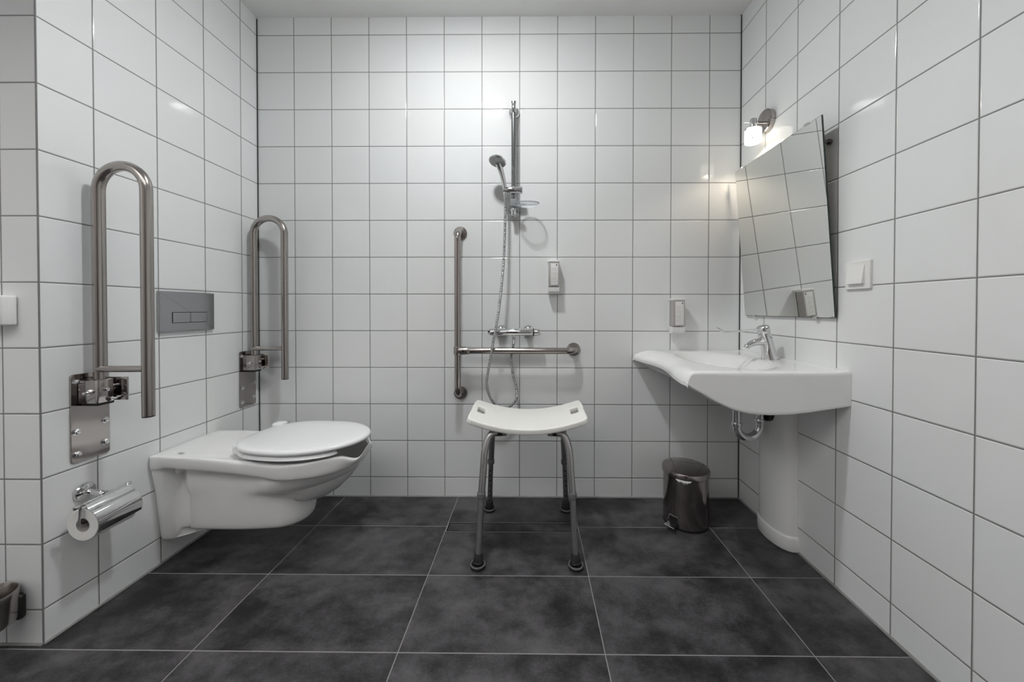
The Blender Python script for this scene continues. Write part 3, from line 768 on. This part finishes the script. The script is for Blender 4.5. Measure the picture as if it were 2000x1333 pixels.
# ================================================================ shower stool
def stool():
    cx, cy = 0.0485, -0.318
    t = thing('shower_stool', 'white curved-seat shower stool on four grey height-adjustable legs', 'stool', (cx, cy, 0))
    # seat board, slots left open, thickened by a modifier
    hx, hy = 0.2465, 0.150
    sx0, sx1, sy = 0.190, 0.2215, 0.042
    xs = [-hx, -0.238, -0.229, -sx1, -sx1 + 0.005, -sx0 - 0.005, -sx0] + [-0.18 + 0.02 * i for i in range(19)] + [sx0, sx0 + 0.005, sx1 - 0.005, sx1, 0.229, 0.238, hx]
    ys = [-hy, -hy + 0.008, -hy + 0.018, -0.10, -0.06, -sy, -sy + 0.006, -0.012, 0.012, sy - 0.006, sy, 0.06, 0.10, hy - 0.018, hy - 0.008, hy]
    def zz(x, y): return 0.5265 + 0.047 * (x / 0.245) ** 2 - 0.010 * (y / hy) ** 2 * 0.4
    vs, idx = [], {}
    for i, x in enumerate(xs):
        for j, y in enumerate(ys):
            X, Y = x, y
            # rounded board corners
            r = 0.026
            dx, dy = abs(x) - (hx - r), abs(y) - (hy - r)
            if dx > 0 and dy > 0:
                # map the square corner on a round one
                m_ = max(dx, dy); L = math.hypot(dx, dy)
                if L > 1e-6:
                    X = math.copysign(hx - r + dx * m_ / L, x); Y = math.copysign(hy - r + dy * m_ / L, y)
            # rounded slot corners
            ax = abs(x)
            if sx0 - 1e-6 <= ax <= sx1 + 1e-6 and abs(y) <= sy + 1e-6:
                if (abs(ax - sx0) < 1e-6 or abs(ax - sx1) < 1e-6) and abs(abs(y) - sy) < 1e-6:
                    X = math.copysign(ax + (0.0016 if ax < 0.21 else -0.0016), x); Y = math.copysign(sy - 0.0018, y)
            idx[i, j] = len(vs); vs.append(V(cx + X * (0.985 if Y < 0 else 1.0), cy + Y, zz(X, Y)))
    fs = []
    for i in range(len(xs) - 1):
        for j in range(len(ys) - 1):
            mx_, my_ = abs((xs[i] + xs[i + 1]) / 2), abs((ys[j] + ys[j + 1]) / 2)
            if sx0 < mx_ < sx1 and my_ < sy: continue
            fs.append((idx[i, j], idx[i + 1, j], idx[i + 1, j + 1], idx[i, j + 1]))
    seat = build('seat', G().add(vs, fs), M_stool_pl, t, ang=0, recalc=False)
    md = seat.modifiers.new('thickness', 'SOLIDIFY'); md.thickness = 0.024; md.offset = -1
    md = seat.modifiers.new('edges', 'BEVEL'); md.width = 0.0055; md.segments = 3; md.limit_method = 'ANGLE'; md.angle_limit = math.radians(50)
    md.harden_normals = False
    def leg(sx, sy_, foot, coll, knee, top, end, lower_m, holes):
        foot, coll, knee, top, end = map(Vector, (foot, coll, knee, top, end))
        d = (coll - foot).normalized()
        path = spline([coll - d * 0.012, coll.lerp(knee, 0.5), knee, top, end], 10)
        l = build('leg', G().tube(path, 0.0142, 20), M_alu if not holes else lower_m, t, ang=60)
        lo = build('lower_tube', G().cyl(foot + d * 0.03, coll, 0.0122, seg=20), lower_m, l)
        build('collar', G().cyl(coll - d * 0.012, coll + d * 0.010, 0.0170, seg=24, bev=0.002), M_grey_rub, l)
        f = build('rubber_foot', G().lathe([(0.0, 0.0), (0.026, 0.0), (0.0290, 0.003), (0.0290, 0.0105), (0.0, 0.0125)], (foot.x, foot.y, 0.0)).tube([foot + V(0, 0, 0.016), foot + d * 0.022, foot + d * 0.050, foot + d * 0.053], 0.02, 28, radii=[0.0215, 0.0195, 0.0172, 0.0155]), M_rubber, l)
        build('foot_ring', G().lathe([(0.0270, 0.0100), (0.0292, 0.0108), (0.0290, 0.0140), (0.0262, 0.0158), (0.0245, 0.0148), (0.0245, 0.0102)], (foot.x, foot.y, 0)), M_grey_rub, f, label='grey ring on the foot')
        if holes:
            g = G(); n = V(0, -1, 0); n = (n - d * n.dot(d)).normalized()
            for i in range(7):
                p = foot + d * (0.062 + i * 0.0265); g.cyl(p + n * 0.0116, p + n * 0.0126, 0.0034, seg=12)
            build('height_holes', g, M_hole, lo)
    for s_ in (-1, 1):
        X = lambda v: cx + s_ * v - (0.003 if s_ < 0 else 0.0)
        leg(s_, -1, (X(0.1895), -0.513, 0.0), (X(0.1795), -0.487, 0.269), (X(0.168), -0.455, 0.440), (X(0.146), -0.437, 0.492), (X(0.085), -0.425, 0.4975), M_alu, False)
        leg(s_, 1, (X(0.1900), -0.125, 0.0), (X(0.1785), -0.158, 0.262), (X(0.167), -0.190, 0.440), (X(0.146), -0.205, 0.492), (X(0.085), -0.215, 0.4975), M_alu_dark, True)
        build('leg_bracket', G().box(cx + s_ * 0.118 - 0.016, cx + s_ * 0.118 + 0.016, -0.445, -0.200, 0.4885, 0.5035, 0.004), M_black, t)
stool()

# ================================================================ washbasin
def basin():
    Y0, Y1 = -0.004, -0.656          # far and near ends
    t = thing('washbasin', 'white ceramic washbasin with scooped front on the right wall', 'washbasin', (XR, -0.33, 0.64))
    xf = lambda s: curve_tab([(0, 0.600), (0.12, 0.614), (0.32, 0.643), (0.54, 0.641), (0.78, 0.612), (0.94, 0.599), (1, 0.604)], s)
    xc = lambda s: curve_tab([(0, 0.690), (0.15, 0.738), (0.35, 0.746), (0.62, 0.712), (0.86, 0.652), (1, 0.628)], s)
    botp = [(0, 0.748), (0.012, 0.735), (0.053, 0.712), (0.10, 0.684), (0.16, 0.656), (0.22, 0.6425), (0.285, 0.6385), (0.35, 0.6405), (0.42, 0.648), (0.57, 0.671)]
    def top(x, s):
        y = Y0 + (Y1 - Y0) * s
        d = x - xf(s); c = xc(s) - xf(s)
        z = 0.7915
        if d < c: z = 0.7915 - 0.028 * (1 - d / c) ** 2.0
        # bowl
        ex, ey = (x - 0.890) / 0.168, (y + 0.340) / 0.270
        e = (abs(ex) ** 2.2 + abs(ey) ** 2.2) ** (1 / 2.2)
        if e < 1.0:
            k = min(1.0, (1 - e) / 0.72); z -= 0.108 * k * k * (3 - 2 * k)
        # raised bead at the wall
        if x > XR - 0.05: z += 0.003 * min(1, (x - XR + 0.05) / 0.03)
        return z
    ss = [0, 0.006, 0.014, 0.025] + [0.05 + 0.9 * i / 40 for i in range(41)] + [0.968, 0.980, 0.990, 0.9965, 1.0]
    qs = [0, 0.008, 0.02, 0.035] + [0.055 + 0.925 * i / 46 for i in range(47)] + [1.0]
    ne, nq = len(ss), len(qs)
    def endround(s):
        """how far the skin pulls in at the two ends"""
        for k, d in ((0, 0.009), (0.006, 0.003), (0.014, 0.0008)):
            if abs(s - k) < 1e-9 or abs(1 - s - k) < 1e-3 and k == 0: return d
        if abs(s - 0.9965) < 1e-9: return 0.0035
        if abs(s - 0.990) < 1e-9: return 0.0009
        return 0.0
    tv, bv = [], []
    for s in ss:
        y = Y0 + (Y1 - Y0) * s
        er = endround(s)
        for q in qs:
            x0 = xf(s); x = x0 + (XR - 0.0008 - x0) * q
            d = x - x0
            zt = top(x, s) - er; zb = lin_tab(botp, d) + er * 0.5
            fr = 0.011 * max(0, 1 - q / 0.02) ** 1.5 if q < 0.02 else 0
            zt -= fr
            if zt - zb < 0.012: zb = zt - 0.012
            tv.append(V(x, y, zt)); bv.append(V(x, y, zb))
    vs = tv + bv; N = len(tv); fs = []
    for i in range(ne - 1):
        for j in range(nq - 1):
            a, b, c, d = i * nq + j, i * nq + j + 1, (i + 1) * nq + j + 1, (i + 1) * nq + j
            fs.append((a, b, c, d)); fs.append((N + a, N + d, N + c, N + b))
    # skirt between the top and bottom outlines, with holding rows so the shading stays flat
    loop = [j for j in range(nq)] + [i * nq + nq - 1 for i in range(1, ne)] + [(ne - 1) * nq + j for j in range(nq - 2, -1, -1)] + [i * nq for i in range(ne - 2, 0, -1)]
    rows = [loop]
    for f in (0.06, 0.94):
        base = len(vs); vs = vs + [tv[q].lerp(bv[q], f) for q in loop]; rows.append([base + k for k in range(len(loop))])
    rows.append([N + q for q in loop])
    for r0_, r1_ in zip(rows, rows[1:]):
        for k in range(len(loop)):
            k2 = (k + 1) % len(loop); fs.append((r0_[k], r1_[k], r1_[k2], r0_[k2]))
    build('basin', G().add(vs, fs), M_ceramic, t, ang=75)
    build('drain_ring', G().lathe([(0.030, 0.0), (0.031, 0.002), (0.024, 0.003), (0.020, 0.001), (0.0, 0.0005)], (0.890, -0.340, 0.6840)), M_chrome, t, label='chrome drain ring')
    # siphon cover on the wall
    t = thing('pipe_cover', 'white half-round ceramic column on the right wall below the washbasin', 'pipe cover', (XR, -0.316, 0))
    def half(w_, d, z, n=20):
        return [V(XR - 0.0008, -0.316 - w_, z)] + [V(XR - 0.0008 - d * math.sin(PI * i / n) ** 0.75, -0.316 - w_ * math.cos(PI * i / n), z) for i in range(1, n)] + [V(XR - 0.0008, -0.316 + w_, z)]
    R = [half(0.108, 0.069, 0.002), half(0.109, 0.070, 0.004), half(0.109, 0.070, 0.055), half(0.1065, 0.0675, 0.0615), half(0.1035, 0.0645, 0.064), half(0.103, 0.064, 0.07)]
    R += [half(0.103 - 0.003 * i / 8, 0.064, 0.07 + (0.640 - 0.07) * i / 8) for i in range(1, 9)]
    build('cover', G().loft(R), M_ceramic, t, ang=45)
    # trap
    t = thing('basin_trap', 'chrome U-bend trap hanging under the washbasin', 'siphon', (1.0, -0.33, 0.5))
    yy = -0.332; xa_, xb_ = 0.9625, 1.0635
    zc = 0.497; rc = (xb_ - xa_) / 2
    p = [V(xa_, yy, 0.642), V(xa_, yy, 0.60), V(xa_, yy, 0.53)] + arc(((xa_ + xb_) / 2, zc), rc, PI, 2 * PI, 20, lambda a, b: V(a, yy, b)) + [V(xb_, yy, 0.525)]
    build('u_bend', G().tube(p, 0.0175, 28, up=(0, 1, 0)), M_chrome, t, ang=60)
    for x, z in ((xb_, 0.520), (xa_, 0.505)):
        build('coupling_nut', G().cyl((x, yy, z - 0.008), (x, yy, z + 0.010), 0.0215, seg=28, bev=0.003), M_chrome, t)
    build('outlet_pipe', G().tube(spline([(xb_, yy, 0.528), (xb_ + 0.001, yy, 0.552), (xb_ + 0.012, yy, 0.566), (xb_ + 0.04, yy, 0.570), (XR - 0.06, yy, 0.570)], 8), 0.0170, 24), M_chrome, t)
    build('outlet_sleeve', G().cyl((1.083, yy + 0.004, 0.549), (1.112, yy + 0.004, 0.549), 0.031, seg=28, bev=0.006), M_black, t, label='black wall sleeve')
    # tap
    ty = -0.34
    t = thing('basin_tap', 'chrome single-lever tap with long wire lever on the washbasin', 'tap', (1.10, ty, 0.79))
    axis = [(1.100, 0.7922), (1.0985, 0.797), (1.0955, 0.815), (1.088, 0.850), (1.079, 0.885), (1.0745, 0.902)]
    g = G().tube([V(x, ty, z) for x, z in axis], 0.025, 32, radii=[0.035, 0.033, 0.0275, 0.0250, 0.0245, 0.0245], up=(1, 0, 0))
    build('body', g, M_chrome, t, ang=50)
    build('spout', G().tube(spline([(1.088, ty, 0.858), (1.060, ty, 0.866), (1.030, ty, 0.862), (1.004, ty, 0.851)], 6), 0.015, 24, radii=[0.021 - 0.0075 * min(1, i / 18) for i in range(19)], flat=(0.85, 1.15), up=(0, 0, 1)), M_chrome, t, ang=50)
    build('aerator', G().cyl((1.003, ty, 0.852), (0.9965, ty, 0.838), 0.0115, seg=24, bev=0.002), M_chrome, t)
    hd = build('lever_head', G().tube([V(1.0745, ty, 0.904), V(1.073, ty, 0.909), V(1.068, ty, 0.928), V(1.067, ty, 0.934), V(1.066, ty, 0.937)], 0.02, 32, radii=[0.0225, 0.0255, 0.0245, 0.021, 0.012], up=(1, 0, 0)), M_chrome, t)
    lv = spline([(1.062, ty - 0.014, 0.921), (1.02, ty - 0.014, 0.917), (0.95, ty - 0.013, 0.9105), (0.905, ty - 0.012, 0.9075), (0.897, ty - 0.011, 0.910), (0.873, ty - 0.006, 0.9245), (0.869, ty, 0.9265), (0.873, ty + 0.006, 0.9245), (0.897, ty + 0.011, 0.910),
                 (0.905, ty + 0.012, 0.9075), (0.95, ty + 0.013, 0.9105), (1.02, ty + 0.014, 0.917), (1.062, ty + 0.014, 0.921)], 6)
    build('wire_lever', G().tube(lv, 0.0030, 12), M_chrome, hd)
basin()

# ================================================================ mirror, wall lamp, switch
def mirror():
    zb, zt, ob, ot = 0.976, 1.703, 0.0125, 0.0675
    y0, y1 = -0.602, -0.067
    t = thing('mirror', 'frameless tilted mirror on the right wall above the washbasin', 'mirror', (XR, -0.33, 0.976))
    a = V(XR - ob, 0, zb); b = V(XR - ot, 0, zt)
    up = (b - a).normalized(); nr = V(-up.z, 0, up.x)           # towards the room
    L = (b - a).length
    def P(y, h, d): return a + up * h + nr * d + V(0, y, 0)
    g = G().add([P(y0, 0, 0), P(y1, 0, 0), P(y1, L, 0), P(y0, L, 0), P(y0, 0, -.005), P(y1, 0, -.005), P(y1, L, -.005), P(y0, L, -.005)],
                [(4, 5, 6, 7), (0, 1, 5, 4), (1, 2, 6, 5), (2, 3, 7, 6), (3, 0, 4, 7)])
    gl = build('backing', g, M_edge, t, smooth=False, label='dark green glass edge', recalc=False)
    e = 0.0012
    build('mirror_glass', G().add([P(y0 + e, e, .0), P(y1 - e, e, .0), P(y1 - e, L - e, .0), P(y0 + e, L - e, .0), P(y0 + e, e, .0006), P(y1 - e, e, .0006), P(y1 - e, L - e, .0006), P(y0 + e, L - e, .0006)],
          [(3, 2, 1, 0), (4, 5, 6, 7), (0, 1, 5, 4), (1, 2, 6, 5), (2, 3, 7, 6), (3, 0, 4, 7)]), M_mirror, t, smooth=False)
    for y, h in ((-0.535, L), (-0.115, L), (-0.515, 0), (-0.145, 0)):
        s_ = 1 if h else -1
        gg = G().tube([P(y - 0.010, h + s_ * 0.0015, 0.0015), P(y + 0.010, h + s_ * 0.0015, 0.0015)], 0.0042, 14)
        build('clip', gg, M_chrome, t)
    for y in (-0.560, -0.110):
        build('tilt_bracket', G().tube([V(XR - 0.001, y, 1.625), P(y, 0.655, -0.006)], 0.0055, 16).cyl((XR - 0.001, y, 1.625), (XR - 0.008, y, 1.625), 0.011, seg=20), M_bin, t)
    for y in (-0.560, -0.110):
        build('lower_stay', G().box(XR - 0.012, XR - 0.0008, y - 0.012, y + 0.012, 1.00, 1.03, 0.002), M_black, t)
mirror()

def sconce():
    y = -0.2130
    t = thing('wall_lamp', 'lit chrome wall lamp with small glass shade above the mirror', 'lamp', (XR, y, 1.878))
    build('wall_rose', G().lathe([(0.052, 0.0005), (0.052, 0.020), (0.049, 0.0235), (0.0, 0.0245)], (XR, y - 0.002, 1.884), (-1, 0, 0)), M_plate, t)
    build('arm', G().cyl((XR - 0.022, y, 1.8790), (1.112, y, 1.8790), 0.0055, seg=16), M_chrome, t)
    sx = 1.0985
    hld = build('lamp_holder', G().lathe([(0.0, 1.897), (0.013, 1.896), (0.0145, 1.892), (0.0145, 1.862), (0.0165, 1.860), (0.0165, 1.854), (0.012, 1.852)], (sx, y, 0)), M_chrome, t)
    build('shade_claw', G().cyl((sx - 0.012, y, 1.879), (sx - 0.044, y, 1.881), 0.0022, seg=10).cyl((sx - 0.012, y - 0.003, 1.864), (sx - 0.036, y - 0.004, 1.849), 0.003, seg=10).cyl((sx - 0.036, y - 0.004, 1.849), (sx - 0.037, y - 0.004, 1.838), 0.003, seg=10), M_chrome, hld)
    build('claw_arm', G().cyl((sx + 0.012, y, 1.864), (sx + 0.036, y, 1.848), 0.003, seg=10).cyl((sx + 0.008, y - 0.010, 1.862), (sx + 0.02, y - 0.028, 1.846), 0.003, seg=10), M_chrome, hld)
    # open glass cylinder
    r0, r1, z0, z1 = 0.0325, 0.0345, 1.786, 1.846
    build('glass_shade', G().lathe([(0.016, z1 + 0.004), (r0 - 0.004, z1 + 0.003), (r1, z1 - 0.002), (r1, z0), (r0, z0), (r0, z1 - 0.004), (0.016, z1 + 0.001)], (sx, y, 0)), M_shade, t)
    build('shade_screw', G().cyl((sx - 0.02, y - 0.0285, 1.795), (sx - 0.022, y - 0.0315, 1.795), 0.003, seg=10), M_chrome, t)
    # the lamp's own light comes out of the open bottom of the shade
    L = bpy.data.lights.new('bulb', 'SPOT'); L.energy = LAMP_SCONCE; L.color = (1.0, 0.86, 0.68); L.shadow_soft_size = 0.012
    L.spot_size = math.radians(150); L.spot_blend = 0.5
    lo = bpy.data.objects.new('bulb', L); S.collection.objects.link(lo); lo.parent = t
    lo.location = Vector((sx, y, 1.790)) - Vector(t.location)
sconce()

t = thing('light_switch', 'square white rocker light switch on the right wall beside the mirror', 'light switch', (XR, -0.681, 1.12))
fnr = lambda u, v, h: V(XR - h, u, v)
build('frame', G().prism(rrect(-0.7275, -0.6365, 1.0755, 1.1695, 0.003), fnr, 0.0004, 0.0095, 0.0022), M_switch_pl, t, ang=20)
rk = G().add([fnr(-0.710, 1.092, 0.0080), fnr(-0.651, 1.092, 0.0080), fnr(-0.651, 1.154, 0.0080), fnr(-0.710, 1.154, 0.0080),
              fnr(-0.709, 1.0935, 0.0205), fnr(-0.652, 1.0935, 0.0205), fnr(-0.652, 1.1530, 0.0115), fnr(-0.709, 1.1530, 0.0115)],
             [(3, 2, 1, 0), (4, 5, 6, 7), (0, 1, 5, 4), (1, 2, 6, 5), (2, 3, 7, 6), (3, 0, 4, 7)])
build('rocker', rk, M_switch_pl, t, smooth=False)

# ================================================================ pedal bin
def pedal_bin():
    cx, cy, r = 0.797, -0.203, 0.102
    t = thing('pedal_bin', 'round dark steel pedal bin on the floor below the washbasin', 'waste bin', (cx, cy, 0))
    build('body', G().lathe([(0.0, 0.006), (r - 0.006, 0.006), (r - 0.002, 0.010), (r - 0.002, 0.232), (r - 0.006, 0.236), (0.0, 0.236)], (cx, cy, 0), seg=72), M_bin, t)
    build('base_ring', G().lathe([(0.0, 0.0), (r - 0.004, 0.0), (r - 0.001, 0.003), (r - 0.001, 0.012), (r - 0.004, 0.014)], (cx, cy, 0), seg=64), M_black, t)
    lid = build('lid', G().lathe([(r - 0.004, 0.236), (r + 0.003, 0.2365), (r + 0.0035, 0.256), (r + 0.001, 0.260), (r - 0.006, 0.2625), (0.0, 0.265)], (cx, cy, 0), seg=72), M_bin, t)
    # hinge at the back
    ba = math.radians(28)
    d = V(math.cos(ba), math.sin(ba), 0)
    build('hinge', G().cyl(V(cx, cy, 0.243) + d * (r + 0.004) + V(-d.y, d.x, 0) * 0.028, V(cx, cy, 0.243) + d * (r + 0.004) - V(-d.y, d.x, 0) * 0.028, 0.008, seg=16, bev=0.002), M_black, t)
    # pedal opening and pedal
    pa = math.radians(-143)
    def onb(ang, z, rr=None):
        rr = r if rr is None else rr
        return V(cx + rr * math.cos(ang), cy + rr * math.sin(ang), z)
    n = 10
    def patch(w0, w1, z0, z1, rr, g):
        vs = []
        for i in range(n + 1):
            f = i / n * 2 - 1
            vs += [onb(pa + f * w0, z0, rr), onb(pa + f * w1, z1, rr), onb(pa + f * w0, z0, rr - 0.0022), onb(pa + f * w1, z1, rr - 0.0022)]
        fs = []
        for i in range(n):
            a = 4 * i; b = a + 4
            fs += [(a, b, b + 1, a + 1), (a + 2, a + 3, b + 3, b + 2), (a + 1, b + 1, b + 3, a + 3), (a, a + 2, b + 2, b)]
        fs += [(0, 1, 3, 2), (4 * n, 4 * n + 2, 4 * n + 3, 4 * n + 1)]
        return g.add(vs, fs)
    o_ = build('pedal_opening', patch(0.30, 0.20, 0.016, 0.058, r + 0.0005, G()), M_hole, t, label='black pedal opening')
    pth = [onb(pa - 0.30, 0.014, r + 0.0008), onb(pa - 0.20, 0.059, r + 0.0008)] + [onb(pa + 0.20 * (i / 6 * 2 - 1), 0.059, r + 0.0008) for i in range(1, 6)] + [onb(pa + 0.20, 0.059, r + 0.0008), onb(pa + 0.30, 0.014, r + 0.0008)]
    build('opening_edge', G().tube(pth, 0.0014, 8), M_chrome, o_)
    dp = V(math.cos(pa), math.sin(pa), 0); sd = V(-dp.y, dp.x, 0); c0 = V(cx, cy, 0)
    g = G()
    q = [c0 + dp * (r - 0.01) - sd * 0.020 + V(0, 0, 0.030), c0 + dp * (r + 0.034) - sd * 0.024 + V(0, 0, 0.024), c0 + dp * (r + 0.034) + sd * 0.024 + V(0, 0, 0.024), c0 + dp * (r - 0.01) + sd * 0.020 + V(0, 0, 0.030)]
    g.add(q + [p - V(0, 0, 0.004) for p in q], [(0, 1, 2, 3), (7, 6, 5, 4), (0, 4, 5, 1), (1, 5, 6, 2), (2, 6, 7, 3), (3, 7, 4, 0)])
    g.tube([q[1] - V(0, 0, 0.001), q[2] - V(0, 0, 0.001)], 0.0032, 10)
    build('pedal', g, M_chrome, t)
    # liner peeking out under the lid
    g = G(); rows = []
    la = math.radians(-112)
    for i in range(15):
        f = i / 14; a = la - 0.42 + 0.62 * f
        hgt = 0.015 * math.sin(PI * f) ** 0.45 * (0.65 + 0.6 * random.random())
        rows.append([onb(a, 0.239, r + 0.0004), onb(a, 0.236 - hgt * 0.5, r + 0.003 + 0.003 * random.random()), onb(a, 0.236 - hgt, r + 0.0010 + 0.002 * random.random()), onb(a, 0.238, r - 0.0018)])
    g.loft(rows)
    build('bin_liner', g, M_liner, t, label='crumpled white bin liner edge')
pedal_bin()
